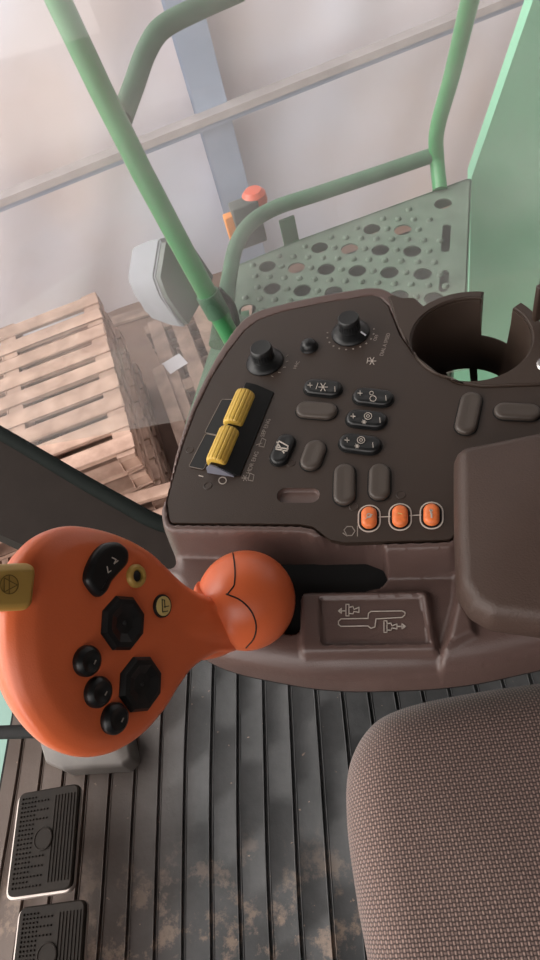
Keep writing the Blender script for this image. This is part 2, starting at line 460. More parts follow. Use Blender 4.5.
zs += .010 * sst(sdf(P, resample(ridge, .01)) / .006 + .5)
blk = fillet(xy([(300, 591), (428, 589), (438, 651), (300, 653)], .62), .004, 3)
zs = np.where(P[:, 0] < 1, zs + .007 * sst(sdf(P, blk) / .005 + .5), zs)
pl = fillet(xy([(318, 597), (423, 595), (431, 645), (321, 646)], .617), .003, 3)
zs -= .004 * sst(sdf(P, pl) / .0022)
zs = np.maximum(zs, .612 - .004)
rim = sst((sdf(P, PANO) + .009) / .009)
zs = zs * (1 - rim) + .6505 * rim
far = sst((P[:, 1] - .30) / .05)
zs = zs * (1 - far) + np.maximum(zs, .6505) * far
bed = sst((sdf(P, PAN) + .0012) / .0016); zs = zs * (1 - bed) + .6455 * bed
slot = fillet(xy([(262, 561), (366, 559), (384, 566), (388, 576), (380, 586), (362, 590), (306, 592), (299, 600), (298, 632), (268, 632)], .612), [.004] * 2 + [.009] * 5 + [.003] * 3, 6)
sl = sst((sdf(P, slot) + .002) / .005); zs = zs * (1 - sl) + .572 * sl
fac = xy([(458, 590), (474, 622), (475, 634), (447, 646)], .625)
zs += .006 * sst(sdf(P, fac) / .006 + .4)
do = np.maximum(sdf(P, O), 0)
Rr = .022 + (.004 - .022) * sst((P[:, 1] - .27) / .05)
w = np.clip((Rr - do) / Rr, 0, 1); drop = Rr * (1 - np.sqrt(np.maximum(1 - w * w, 0)))
zs -= drop
bm = B(); V = [bm.verts.new((float(p[0]), float(p[1]), float(z))) for p, z in zip(P, zs)]
ed = {}
for f in f2:
    bm.faces.new([V[i] for i in f])
    for i in range(len(f)): ed[(f[i], f[(i + 1) % len(f)])] = 1
bot = {}
def low(i):
    if i not in bot: bot[i] = bm.verts.new((float(P[i][0]), float(P[i][1]), .566))
    return bot[i]
for (a, b) in list(ed):
    if (b, a) not in ed: bm.faces.new((V[b], V[a], low(a), low(b)))
bm_ = B(); plate(bm_, clean(inset(slot, .0), 2e-4), [], .600, .604); obj('slot_shade', bm_, M['rubber'], con)  # black sheet laid in the lever slot to stand in for its shade
body = obj('console_body', bm, M['body'], con, smooth=60)
bm = B(); plate(bm, inset(clean(resample(O, .004), 1e-3), .0), [], .564, .5665); obj('console_underside', bm, M['rubber'], con)
bm = B(); box(bm, Vector((-.03, .46, .28)), (.15, .15, .566), None, .01); obj('console_pedestal', bm, M['rubber'], con)

# panel insert with the finger recess
rec = stadium(onZ(277, 496, H), onZ(320, 496, H), .0155)
bm = B(); plate(bm, clean(inset(PAN, .0008), 3e-4), [rec], .6455, .6512)
panel = obj('switch_panel', bm, M['panel'], con, label='dark brown switch panel set into the console')
bm = B(); ri = stadium(onZ(277, 496, H), onZ(320, 496, H), .0156)
loft(bm, [[Vector((q[0], q[1], z)) for q in inset(ri, d)] for d, z in ((0, .6505), (.0006, .6485), (.002, .6470), (.004, .6466))], cap0=False)
obj('finger_recess', bm, M['body'], con)

# cup holder
bm = B(); n = 96; zb = .556; zn = .603
def wring(r, zf): return [Vector((CC.x + r * math.cos(2 * PI * k / n), CC.y + r * math.sin(2 * PI * k / n), zf(2 * PI * k / n))) for k in range(n)]
def ztop(q): return zn if a_r - .02 < q < a_l + .02 else .6500
loft(bm, [wring(.0515, lambda q: zb), wring(.0544, lambda q: ztop(q) - .0015), wring(.0549, ztop), wring(.0560, ztop), wring(.0562, lambda q: ztop(q) - .003), wring(.0560, lambda q: zb)], False, False)
o_ = obj('cup_holder', bm, M['cup'], con, smooth=50)
def hole(pts): return fillet(xy(pts, zb), .003, 3)
bm = B(); plate(bm, circle(CC, .0572, 64), [hole([(444, 367), (469, 364), (471, 384), (452, 386)]), hole([(477, 364), (500, 367), (506, 377), (502, 386), (478, 386)])], zb - .003, zb)
obj('cup_floor', bm, M['cup'], o_)
# dark moulding around the cup, one piece from the panel edge to the far rim
sur = xy([(391, 305), (396, 323), (403, 338), (418, 357), (438, 373), (459, 383.5), (482, 387), (540, 385)], H + .002) + [(.205, .397), (.205, .462)]
for k in range(9):
    q = math.radians(-8) + (a_r - math.radians(-8)) * k / 8; sur.append((CC.x + .0662 * math.cos(q), CC.y + .0662 * math.sin(q)))
for k in range(61):
    q = a_r - (2 * PI - (a_l - a_r)) * k / 60; sur.append((CC.x + .0556 * math.cos(q), CC.y + .0556 * math.sin(q)))
for k in range(9):
    q = a_l + (math.radians(122) - a_l) * k / 8; sur.append((CC.x + .0662 * math.cos(q), CC.y + .0662 * math.sin(q)))
sur += xy([(414, 298), (402, 298), (393, 295), (388, 297)], H + .002)
bm = B(); plate(bm, clean(sur, 3e-4), [], .560, .6535)
bmesh.ops.recalc_face_normals(bm, faces=bm.faces)
bmesh.ops.bevel(bm, geom=[e for e in bm.edges if len(e.link_faces) == 2 and e.calc_face_angle(0) > 1.2 and min(v.co.z for v in e.verts) > .65], offset=.0016, segments=3, affect='EDGES')
obj('cup_surround', bm, M['cup'], o_, smooth=50)

# ---- keys
def keycap(name, a, b, w, m, parent, h=.0055, gap=True, z=H + .0008, label=None):
    A, Bq = onZ(a[0], a[1], H + .004), onZ(b[0], b[1], H + .004)
    st = stadium(A, Bq, w, 12)
    if gap:
        bm = B(); raised(bm, inset(st, -.0012), [(0, z + .0002), (0, z + .0006), (.0009, z + .0008)])
        rimo = obj('key_surround', bm, M['rubber'], parent)
    bm = B(); raised(bm, st, [(0, z), (0, z + h * .55), (.0006, z + h * .8), (.0018, z + h * .96), (.0040, z + h), (min(.0070, w * .42), z + h * .93)])
    o = obj(name, bm, m, parent, smooth=60, label=label); return o, A, Bq, z + h
def P2(a, b, z=H + .0055): return onZ(a, b, z)
zt = H + .0068
def icon(parent, strokes, m=M['print'], w=.00055, z=zt, name='icon'):
    bm = B()
    for s in strokes:
        cl = s and s[0] == 'c'
        pts = s[1:] if cl else s
        stroke(bm, [onZ(p[0], p[1], z) for p in pts], w, z, cl)
    return obj(name, bm, m, parent, None)
def pluses(cx1, cy1, cx2, cy2): return [[(cx1 - 2.2, cy1), (cx1 + 2.2, cy1 + .3)], [(cx1, cy1 - 2.2), (cx1 + .2, cy1 + 2.2)], [(cx2 - .3, cy2 - 2.4), (cx2 + .1, cy2 + 2.4)]]
def ringp(cx, cy, r, n=10, s=.9): return ['c'] + [(cx + r * math.cos(2 * PI * k / n), cy + r * s * math.sin(2 * PI * k / n)) for k in range(n)]
def star(cx, cy, r): return [[(cx + r * math.cos(q), cy + r * math.sin(q)), (cx - r * math.cos(q), cy - r * math.sin(q))] for q in (0, PI / 3, 2 * PI / 3)]
k1, *_ = keycap('rocker_switch', (304, 385.5), (341.5, 389.5), .0185, M['key'], con)
icon(k1, pluses(310, 385, 335, 389) + star(323, 387, 4.5) + [[(318, 383), (316, 389)]])
k2, *_ = keycap('rocker_switch', (353, 394.5), (393, 399), .0185, M['key'], con)
icon(k2, pluses(360, 393, 386, 398) + [ringp(373, 398.5, 3.2), ringp(371.5, 393, 2, 8)])
k3, *_ = keycap('rocker_switch', (346, 416.5), (386.5, 421), .0185, M['key'], con)
icon(k3, pluses(353, 416, 380, 420) + [ringp(368, 416, 3.8), ringp(368, 416, 1.6, 6)] + star(364, 422, 2.2))
k4, *_ = keycap('rocker_switch', (339, 440.5), (381, 446), .0185, M['key'], con)
icon(k4, pluses(347, 440, 373, 445) + [ringp(361, 440, 3.8), ringp(361, 440, 1.6, 6)] + star(357, 446, 2.2))
k5, *_ = keycap('push_button', (276, 464), (288.5, 434.5), .0175, M['key'], con)
icon(k5, [['c', (276, 449), (279, 441), (288, 446), (287, 451)], [(277, 442), (284, 453)], [(276, 447), (288, 449)]], w=.0011)
for a, b, w_ in [((296, 408), (337, 411), .0190), ((307.5, 469), (318, 440), .0195), ((344, 504), (344.5, 463.5), .0185), ((379, 499), (379.5, 463.5), .0180), ((464, 433), (473, 392), .0185), ((494, 409.5), (541, 412), .0175)]:
    keycap('blank_key', a, b, w_, M['blank'], con, h=.0048, gap=True, label='plain dark brown blank key')
ok = []
for (cx_, cy_), ic in [((369, 517.5), 0), ((400, 516), 1), ((431.5, 514.5), 2)]:
    A, Bq = onZ(cx_, cy_ - 11, H + .003), onZ(cx_, cy_ + 11, H + .003)
    st = stadium(A, Bq, .0135, 12)
    bm = B(); loft(bm, [[Vector((q[0], q[1], z)) for q in inset(st, d)] for d, z in ((-.0026, H + .0011), (-.0026, H + .0017), (-.0016, H + .0017), (-.0016, H + .0011))] , False, False)
    obj('key_outline', bm, M['print'], con, None)
    bm = B(); raised(bm, st, [(-.0008, H + .0012), (-.0008, H + .0016), (0, H + .0016)]); obj('key_surround', bm, M['rubber'], con)
    bm = B(); raised(bm, inset(st, .0004), [(0, H + .001), (0, H + .0035), (.0009, H + .0052), (.0025, H + .0062), (.0045, H + .0064)])
    kk = obj('orange_push_button', bm, M['orangekey'], con, smooth=60, label='small orange oval push button')
    zi = H + .0067
    if ic == 0: icon(kk, [ringp(cx_, cy_ - 2, 2.2, 8), [(cx_ - 3, cy_ + 1), (cx_ + 3, cy_ - 3)]], z=zi, w=.0007)
    if ic == 1: icon(kk, [[(cx_ - 2, cy_ - 3), (cx_ + 2, cy_ - 2)]], m=M['cream'], z=zi, w=.0005)
    if ic == 2: icon(kk, [[(cx_ - .6, cy_ - 5), (cx_ - .6, cy_ - 1)], [(cx_ - 1.6, cy_ - 4), (cx_ + .6, cy_ - 4)], [(cx_, cy_ - 1), (cx_, cy_ + 3)]], z=zi, w=.0013)
icon(con, [[(379, 517), (390, 516.5)], [(410, 515.5), (421, 515)]], z=H + .0014, name='link_line', w=.0007)
icon(con, [['c', (344, 530), (347, 526.5), (352, 526.5), (355, 531), (352, 535.5), (347, 535.5)], [(357.5, 526), (357.5, 536)], [(343, 533), (347, 536)]], z=H + .0014, name='symbol', m=M['printdim'], w=.0007)
# small moulded bosses
for q in [(291, 463), (273, 457), (208, 486), (354, 507), (401, 495), (190, 450)]:
    c = onZ(q[0], q[1], H + .001); bm = B(); lathe(bm, Vector((c.x, c.y, H + .001)), Vector((0, 0, 1)), [(.0042, 0), (.0042, .0004), (.0036, .0007), (.0034, .0003), (.0001, .0003)], 24)
    obj('moulded_boss', bm, M['panel'], con)

# ---- dial knobs
def dial(base, top, rs, rk, hk, ptr):
    c = onZ(base[0], base[1], H + .001); c.z = H + .001
    bm = B(); lathe(bm, c, Vector((0, 0, 1)), [(rs, 0), (rs, .001), (rs * .97, .0022), (rs * .80, .0045), (rk * 1.12, .0062), (rk * 1.05, .0065)], 48)
    o = obj('dial_knob', bm, M['black'], con, smooth=45)
    bm = B(); n = 72; rings = []
    for z, r, rib in [(.006, rk * 1.03, 0), (.0075, rk, .0004), (hk * .72, rk * .98, .0004), (hk * .74, rk * 1.02, 0), (hk * .95, rk * .98, 0), (hk, rk * .90, 0), (hk * .985, rk * .5, 0)]:
        rings.append([c + Vector(((r - (rib if k % 3 == 0 else 0)) * math.cos(2 * PI * k / n), (r - (rib if k % 3 == 0 else 0)) * math.sin(2 * PI * k / n), z)) for k in range(n)])
    loft(bm, rings); obj('grip', bm, M['key'], o, smooth=50)
    if ptr:
        d = Vector((math.cos(ptr), math.sin(ptr), 0)); bm = B()
        box(bm, c + d * (rs * .80) + Vector((0, 0, .0050)), (.0065, .0014, .0008), Matrix.Rotation(ptr, 4, 'Z') @ Matrix.Rotation(R(28), 4, 'Y'))
        obj('pointer', bm, M['paper'], o)
    return c
dA = dial((265, 362), None, .0195, .0112, .021, None)
dB = dial((350.5, 333), None, .0195, .0108, .021, R(-38))
# printed scale around the rear dial
bm = B()
for i in range(12):
    q = R(165 + i * 17.5); d = Vector((math.cos(q), math.sin(q), 0)); c = dB + d * .0238
    box(bm, Vector((c.x, c.y, H + .0015)), (.0016, .0016, .0004), q)
obj('dial_scale', bm, M['printdim'], con, None)
bm = B()
for i in range(5):
    q = R(-75 + i * 20); d = Vector((math.cos(q), math.sin(q), 0)); c = dA + d * .0235
    stroke(bm, [c - d * .001, c + d * .001 + Vector((-d.y, d.x, 0)) * .0012], .0006, H + .0015)
obj('dial_scale', bm, M['printdim'], con, None)
def label_text(s, size, a, b, name='lettering', m=M['print'], parent=con):
    A, Bq = onZ(a[0], a[1], H + .0014), onZ(b[0], b[1], H + .0014)
    return obj(name, text_bm(s, size, A, Bq - A, H + .0014), m, parent, None)
label_text('DIAL A SPEED', .0052, (383, 356), (391, 331), m=M['printdim'])
label_text('OFF', .0050, (376, 341), (381, 331), m=M['printdim'])
label_text('HHC', .0050, (296, 369), (300, 361), m=M['printdim'])
label_text('HDR ENG', .0058, (250, 474), (259, 452), m=M['printdim'])
label_text('SEP ENG', .0058, (264, 437), (272, 416), m=M['printdim'])
icon(con, star(372, 361, 4) + [[(368, 358), (367, 363)]], z=H + .0014, name='symbol', w=.0006)
icon(con, star(245, 478, 3) + [['c', (248, 480), (250, 473), (254, 475), (253, 481)]], z=H + .0014, name='symbol', m=M['printdim'], w=.0006)
icon(con, [['c', (259, 446), (262, 438), (266, 440), (264, 447)], [(256, 445), (262, 443)]], z=H + .0014, name='symbol', m=M['printdim'], w=.0006)
icon(con, [[(199, 475.5), (203, 476.5)]], z=H + .0014, name='symbol', w=.0008)
icon(con, [ringp(222.5, 480.5, 3.8, 14)], z=H + .0014, name='symbol', w=.0008)
# dome button between dials
c = onZ(309, 346, H + .003); bm = B()
lathe(bm, Vector((c.x, c.y, H + .001)), Vector((0, 0, 1)), [(.0094, 0), (.0094, .001), (.0086, .0016), (.0084, .003), (.0074, .006), (.0052, .0082), (.0025, .0092), (.0001, .0094)], 32)
obj('dome_button', bm, M['key'], con, smooth=60)

# ---- twin yellow separator / header rockers in their raised housing
dvec = (onZ(257, 392, H) - onZ(224, 470, H)); Ld = dvec.length; dvec.normalize(); side = Vector((dvec.y, -dvec.x, 0))   # side: to the rear (picture right)
o0 = onZ(219.5, 475, H); o0.z = H + .001
def hp(s, t, z): return o0 + dvec * s + side * t + Vector((0, 0, z))
hou = thing_part = None
bm = B()
prof = [(-.0115, 0), (-.0095, .0075), (-.006, .0120), (0.004, .0105), (.0205, .0015), (.0205, 0)]
loft(bm, [[hp(s, t, z) for t, z in prof] for s in (.0008, Ld + .006)])
hou = obj('switch_housing', bm, M['black'], con)
bm = B(); loft(bm, [[hp(s, t, z) for t, z in [(-.0118, 0), (-.0105, .0080), (-.006, .0130), (-.001, .0125), (.0150, .0015), (.0150, 0)]] for s in (-.0006, .0010)])
obj('end_cap', bm, M['grey'], hou)
bm = B(); loft(bm, [[hp(s, t, z) for t, z in [(-.0118, 0), (-.0105, .0080), (-.006, .0135), (-.001, .0135), (.006, .0085), (.006, 0)]] for s in (Ld * .47, Ld * .47 + .0012)])
obj('divider', bm, M['grey'], hou)
for s0, s1, nm in ((.0045, Ld * .47 - .0010, 0), (Ld * .47 + .0045, Ld * .94, 1)):
    bm = B(); rings = []; n = 60; rr = .0094
    for s, k_ in ((s0, .82), (s0 + .0012, .95), (s0 + .003, 1), (s1 - .003, 1), (s1 - .0012, .95), (s1, .8)):
        ring = []
        for k in range(n):
            q = 2 * PI * k / n; rib = .0006 if (k % 4) < 1 and 0 < math.sin(q) else 0
            rr2 = rr * k_ - rib
            ring.append(hp(s, -.0025 + rr2 * 1.06 * math.cos(q), .0100 + rr2 * .92 * math.sin(q)))
        rings.append(ring)
    loft(bm, rings); ro = obj('yellow_rocker', bm, M['yellow'], hou, smooth=25, label='ribbed yellow rocker')
    bm = B(); loft(bm, [[hp(s, t, z) for t, z in [(-.0125, .004), (-.0122, .0095), (-.0085, .0125), (-.0078, .004)]] for s in (s0 + .001, s1 - .010)]); obj('detent_tab', bm, M['yellow'], ro, smooth=25)
# outlined cover plates on the cab front side of the rockers
for pts in ([(205, 433), (222, 400), (236, 400), (219, 436)], [(189, 467), (206, 434), (219, 437), (204, 470)]):
    ol = fillet(xy(pts, H + .0015), .002, 3)
    bm = B(); plate(bm, ol, [], H + .001, H + .0022); obj('cover_plate', bm, M['black'], hou)
    bm = B(); A_ = [Vector((p[0], p[1], H + .0024)) for p in ol]; stroke(bm, [(p.x, p.y) for p in A_], .0005, H + .0024, True); obj('plate_outline', bm, M['printdim'], hou, None)
# dark sloping shroud to the rear of the rockers
bm = B(); ol = fillet(xy([(237, 478), (262, 422), (262, 410), (250, 398), (240, 402), (222, 470)], H + .001), .003, 3); plate(bm, ol, [], H + .001, H + .0018); obj('shroud', bm, M['black'], hou)

# ---- gate diagram on the near shelf
def dg(a, b): return onZ(a, b, .6155)
bm = B()
def S_(lst, closed=False): stroke(bm, [dg(*p) for p in lst], .00075, .6158, closed)
outl = [(341, 619), (338.5, 621.5), (338.5, 624.5), (341, 626.5), (368, 626), (371, 628.5), (375, 627), (376, 619), (402, 617.5), (405, 615), (405, 612.5), (402, 611), (371, 611.5), (368.5, 613.5), (368, 618.5)]
S_(outl, True)
def fig(cx_, cy_, s):
    S_([(cx_ - 4 * s, cy_ - 6), (cx_ - 1 * s, cy_ - 6), (cx_ - 1 * s, cy_ + 5.5), (cx_ - 4 * s, cy_ + 5.5)], True)
    S_([(cx_ - 1 * s, cy_ - 3), (cx_ + 3 * s, cy_ - 4), (cx_ + 4 * s, cy_ - 1), (cx_ + 9 * s, cy_ - 3), (cx_ + 9 * s, cy_ + 2), (cx_ + 4 * s, cy_ + 1), (cx_ + 3 * s, cy_ + 3.5), (cx_ - 1 * s, cy_ + 3)])
fig(350, 610.5, 1); fig(388, 627, 1)
S_([(345, 611), (339, 611)]); S_([(341.5, 608.5), (338.5, 611), (341.5, 613.5)], True)
S_([(398, 626.5), (404, 626.5)]); S_([(402, 624), (405.5, 626.5), (402, 629)], True)
obj('gate_diagram', bm, M['print'], con, None)

# ---- padded armrest lid
ap = xy([(454, 446), (454.5, 520), (457, 583), (470, 604), (492, 617), (545, 624), (800, 628), (800, 380), (548, 427)], .685)
AR = clean(fillet(clean(ap), .014, 8), 3e-4)
AR = clean(resample(AR, .004), 1e-3)
bm = B(); raised(bm, AR, [(.006, .6545), (.002, .6560), (0, .660), (0, .672), (.0015, .679), (.004, .684), (.0075, .6865), (.0105, .6875)])
arm = obj('armrest_lid', bm, M['arm'], con, smooth=60, label='padded brown armrest lid')
bm = B(); box(bm, Vector((.235, .305, .630)), (.25, .15, .034), None, .006); obj('armrest_box', bm, M['rubber'], con)
# ---- bracket and lock ring at the rear
bm = B(); c = onZ(549, 364, H + .004); lathe(bm, Vector((c.x, c.y, H)), Vector((0, 0, 1)), [(.0105, 0), (.0105, .004), (.0092, .0052), (.0078, .005), (.0074, .0035), (.0001, .003)], 36)
obj('lock_ring', bm, M['chrome'], con, label='round chrome lock ring')
bm = B()
for q, s in [((541, 302), (.012, .006, .04)), ((548, 292), (.008, .02, .03))]:
    c = onZ(q[0], q[1], .68); box(bm, c, s, R(15), .0015)
obj('rear_bracket', bm, M['cup'], con)

# ================================================================== CONTROL LEVER
HO = atD(92, 640, .43); vr = (HO - CAM).normalized(); th = R(38)
xr = (CX - vr * CX.dot(vr)).normalized()
HN = (-vr * math.cos(th) + xr * math.sin(th)).normalized(); HA = (xr * math.cos(th) + vr * math.sin(th)).normalized(); HB = HN.cross(HA).normalized()
lev = thing('control_lever', 'orange multi function control lever with black and gold thumb buttons', 'lever', onZ(262, 604, .58))
def hl(a, b, h=.0):    # photo point on a plane parallel to the face -> local 2-D
    p = onP(a, b, HO + HN * (h or HH[0]), HN) - HO; return (p.dot(HA), p.dot(HB))
def hw(u, v, h=0): return HO + HA * u + HB * v + HN * h
HH = [0.0]
sil = [(236, 600), (205, 596), (182, 585), (163, 568), (145, 551), (122, 538), (95, 529), (65, 526), (38, 535), (18, 555), (5, 585), (0, 620), (1, 655), (9, 692), (25, 722), (47, 746), (76, 757), (106, 754), (134, 738), (156, 714), (171, 690), (188, 668), (212, 653), (236, 647)]
hs = closed_spline([hl(*p) for p in sil], 5)
cen = hl(100, 640)
bm = B(); rings = []
for s, h, sh in [(.30, -.034, 0), (.62, -.033, 0), (.82, -.027, 0), (.94, -.017, 0), (.99, -.006, 0), (1.0, .0, 0), (.985, .0045, 0), (.95, .0085, .001), (.90, .0115, .003), (.85, .0135, .004), (.80, .0140, .005), (.5, .0142, .004), (.2, .0142, .0)]:
    rings.append([hw(cen[0] + (q[0] - cen[0]) * s + sh, cen[1] + (q[1] - cen[1]) * s, h) for q in hs])
loft(bm, rings)
BC = onZ(246, 600, .636); 
n0 = hw(*hl(158, 628), -.012); n1 = hw(*hl(192, 627), -.010); n2 = BC + Vector((-.012, .0, .012))
tube(bm, smooth_path([n0, n1, hw(*hl(222, 621), -.006), n2], 6), [.0255 + .0025 * i / 18 for i in range(19)], 28)
tmp = obj('tmp', bm, M['orange'], None)
md = tmp.modifiers.new('r', 'REMESH'); md.mode = 'VOXEL'; md.voxel_size = .0013
sm = tmp.modifiers.new('s', 'SMOOTH'); sm.factor = .5; sm.iterations = 6
dgr = bpy.context.evaluated_depsgraph_get(); me = bpy.data.meshes.new_from_object(tmp.evaluated_get(dgr))
bm = B(); bm.from_mesh(me); bpy.data.objects.remove(tmp)
head = obj('handle', bm, M['orange'], lev, smooth=180, label='broad orange palm grip')
# ball boot
bm = B(); sphere(bm, BC, .0405, 56); ball = obj('ball_boot', bm, M['orange'], lev, smooth=180, label='round orange ball boot at the lever foot')
# seam over the ball
bm = B(); sp_ = []
for k in range(24):
    t = k / 23; px_ = 232 + 3 * math.sin(t * 3) - (0 if t < .8 else (t - .8) * 28); py_ = 549 + t * 46
    v = ray(px_, py_).normalized(); oc = CAM - BC; b_ = oc.dot(v); disc = b_ * b_ - (oc.length_squared - .0406 ** 2)
    if disc > 0: sp_.append(CAM + v * (-b_ - math.sqrt(disc)))
tube(bm, sp_, .0006, 8); obj('seam', bm, M['rubber'], ball)
# seam where the neck sleeve meets the ball
bm = B(); sp_ = []
for q_ in smooth_path([Vector((226, 594, 0)), Vector((240, 600, 0)), Vector((251, 611, 0)), Vector((256, 625, 0)), Vector((254, 638, 0)), Vector((246, 648, 0))], 5):
    v = ray(q_.x, q_.y).normalized(); oc = CAM - BC; b_ = oc.dot(v); disc = b_ * b_ - (oc.length_squared - .0406 ** 2)
    if disc > 0: sp_.append(CAM + v * (-b_ - math.sqrt(disc)))
tube(bm, sp_, .0006, 8); obj('seam', bm, M['rubber'], ball)
bm = B(); lathe(bm, Vector((BC.x + .02, BC.y, .572)), Vector((0, 0, 1)), [(.014, 0), (.014, .03), (.011, .05)], 24); obj('lever_shaft', bm, M['rubber'], lev)

hz = .0136
HH[0] = .0158
def face_loft(name, pts2, prof, m, parent=lev, label=None, smooth=50):
    bm = B(); pts2 = ccw(pts2); loft(bm, [[hw(q[0], q[1], z) for q in (inset(pts2, d) if d else pts2)] for d, z in prof]); return obj(name, bm, m, parent, smooth, label)
def ell(px_, py_, w, h, n=32):    # photo width/height in px
    c = hl(px_, py_); e = hl(px_ + w / 2, py_); f = hl(px_, py_ - h / 2); ru, rv = abs(e[0] - c[0]), abs(f[1] - c[1]); r = (ru + rv) / 2
    return c, r
kid = [(88, 588), (84, 578), (88, 563), (96, 550), (106, 543), (118, 543), (126, 551), (126, 563), (118, 573), (110, 582), (105, 592), (97, 597)]
kb = face_loft('rocker_button', closed_spline([hl(*p) for p in kid], 4), [(0, hz - .002), (0, hz + .003), (.0010, hz + .0050), (.003, hz + .0060), (.005, hz + .0058)], M['black'])
bm = B()
def hstroke(bm, pts, w, h):
    P_ = [hl(*p) for p in pts]
    for a, b in zip(P_, P_[1:]):
        A, Bq = hw(a[0], a[1], h), hw(b[0], b[1], h); t = Bq - A; tn = t.normalized(); sd = HN.cross(tn) * w / 2; up = HN * .0003
        loft(bm, [[A - sd - tn * w / 3, A + sd - tn * w / 3, A + sd - tn * w / 3 + up, A - sd - tn * w / 3 + up], [Bq - sd, Bq + sd, Bq + sd + up, Bq - sd + up]])
hstroke(bm, [(108, 558), (112, 560), (110, 564)], .0007, hz + .0062); hstroke(bm, [(110, 564), (114, 561)], .0007, hz + .0062)
hstroke(bm, [(103, 567), (104, 573), (107, 571)], .0007, hz + .0062)
obj('icon', bm, M['print'], kb, None)
def octo(c, r, ph=0): return [(c[0] + r * math.cos(2 * PI * k / 8 + ph), c[1] + r * math.sin(2 * PI * k / 8 + ph)) for k in range(8)]
for px_, py_, w, h in [(124, 623, 43, 55), (141.5, 684, 41, 57)]:
    c, r = ell(px_, py_, w, h)
    b_ = face_loft('octagonal_button', octo(c, r * 1.02, R(22)), [(0, hz - .003), (0, hz + .0015), (r * .12, hz + .0045), (r * .30, hz + .0052), (r * .62, hz + .0030), (r * .85, hz + .0026)], M['black'], smooth=15)
    bm = B(); sphere(bm, hw(c[0], c[1], hz + .0022), .0016, 12); obj('centre_pip', bm, M['key'], b_)
for px_, py_, w, h in [(87, 661, 25, 31.5), (98, 692, 25, 31.5), (114.5, 718.5, 25, 31)]:
    c, r = ell(px_, py_, w, h)
    b_ = face_loft('thumb_button', circle(c, r, 32), [(0, hz - .002), (0, hz + .0035), (r * .1, hz + .0055), (r * .3, hz + .0068), (r * .5, hz + .0062), (r * .7, hz + .0052), (r * .92, hz + .0048)], M['black'])
    bm = B(); e = hl(px_ + 5, py_ - 1); f = hl(px_ + 3, py_ + 3)
    A = hw(e[0], e[1], hz + .0062); Bq = hw(f[0], f[1], hz + .0062); tube(bm, [A, Bq], .0005, 6); obj('painted_glint', bm, M['printdim'], b_)  # pale stroke is a painted highlight on the button top
c, r = ell(137, 576, 18, 24)
gk = face_loft('gold_knob', circle(c, r, 36), [(0, hz - .006), (0, hz + .002), (r * .1, hz + .0035), (r * .3, hz + .0042), (r * .46, hz + .0036), (r * .5, hz + .001)], M['gold'], label='round gold knob with a dark centre')
face_loft('hub', circle(c, r * .46, 24), [(0, hz), (0, hz + .002), (r * .2, hz + .003)], M['black'], gk)
face_loft('knob_well', circle(c, r * 1.22, 36), [(0, hz - .004), (0, hz + .0006), (.0012, hz + .0002)], M['orange'])
c, r = ell(163, 606, 17, 23)
st_ = face_loft('round_decal', circle(c, r, 36), [(0, hz - .008), (0, hz + .0023), (.0002, hz + .0026)], M['black'])
face_loft('decal_face', circle(c, r * .84, 36), [(0, hz - .001), (0, hz + .0029), (.0002, hz + .0030)], M['cream'], st_)
bm = B()
for s in ([(161, 599), (161.5, 612), (167, 611)], [(163, 607), (168, 606)], [(161, 600), (163.5, 600), (164, 608)]): hstroke(bm, s, .0006, hz + .0031)
obj('icon', bm, M['black'], st_, None)
# gold rocker at the front edge of the grip
HH[0] = .0188
g = [hl(-34, 565), hl(40, 562), hl(35, 610), hl(-34, 613)]
gl_ = face_loft('gold_switch', clean(fillet(g, .0065, 5), 1e-4), [(0, -.004), (0, .0135), (.0012, .0165), (.0036, .0185), (.0046, .0188)], M['gold'], label='square gold switch with a round emblem')
bm = B(); zc = .0190; hstroke(bm, [(9 + 9 * math.cos(2 * PI * k / 20), 584.5 + 9.5 * math.sin(2 * PI * k / 20)) for k in range(21)], .0005, zc)
hstroke(bm, [(4, 578), (4, 592), (17, 585), (4, 578)], .0005, zc); hstroke(bm, [(9, 575), (9, 594)], .0005, zc)
obj('emblem', bm, mat('gold_dark', (118, 94, 40), .5), gl_, None)

# ================================================================== SEAT
seat = thing('driver_seat', 'brown woven fabric driver seat cushion at the lower right beside the console', 'seat', (.2, -.15, 0))
sp2 = [(-.066, .10), (-.058, .145), (-.034, .178), (.0, .193), (.06, .200), (.15, .203), (.30, .203), (.44, .19), (.47, .10), (.47, -.3), (.44, -.5), (.2, -.52), (.0, -.50), (-.050, -.40), (-.052, -.2), (-.058, -.05), (-.065, .04)]
so = closed_spline(sp2, 10)
bm = B(); prof = [(.03, .36), (.008, .37), (0, .39), (0, .43)] + [(.05 * (1 - math.cos(t * PI / 2 / 8)) , .43 + .055 * math.sin(t * PI / 2 / 8)) for t in range(1, 9)] + []
uvl = bm.loops.layers.uv.new('UVMap'); rings = []; uvs = []; arc = 0; prev = None
tot = [0]
for a, b in zip(prof, prof[1:]): tot.append(tot[-1] + math.hypot(a[0] - b[0], a[1] - b[1]))
base_in = inset(so, prof[-1][0])
for (d, z), s in zip(prof, tot):
    q = inset(so, d) if d else so; rings.append([Vector((p[0], p[1], z)) for p in q])
    e = tot[-1] - s; m_ = len(so); out = []
    for i in range(m_):
        dx, dy = so[i][0] - base_in[i][0], so[i][1] - base_in[i][1]; L_ = math.hypot(dx, dy) or 1
        out.append((base_in[i][0] + dx / L_ * e, base_in[i][1] + dy / L_ * e))
    uvs.append(out)
vs = loft(bm, rings, True, False); um = {}
for r_, u_ in zip(vs, uvs):
    for v_, q_ in zip(r_, u_): um[v_] = q_
last = vs[-1]; cxy = Vector((.2, -.15)); inner = last
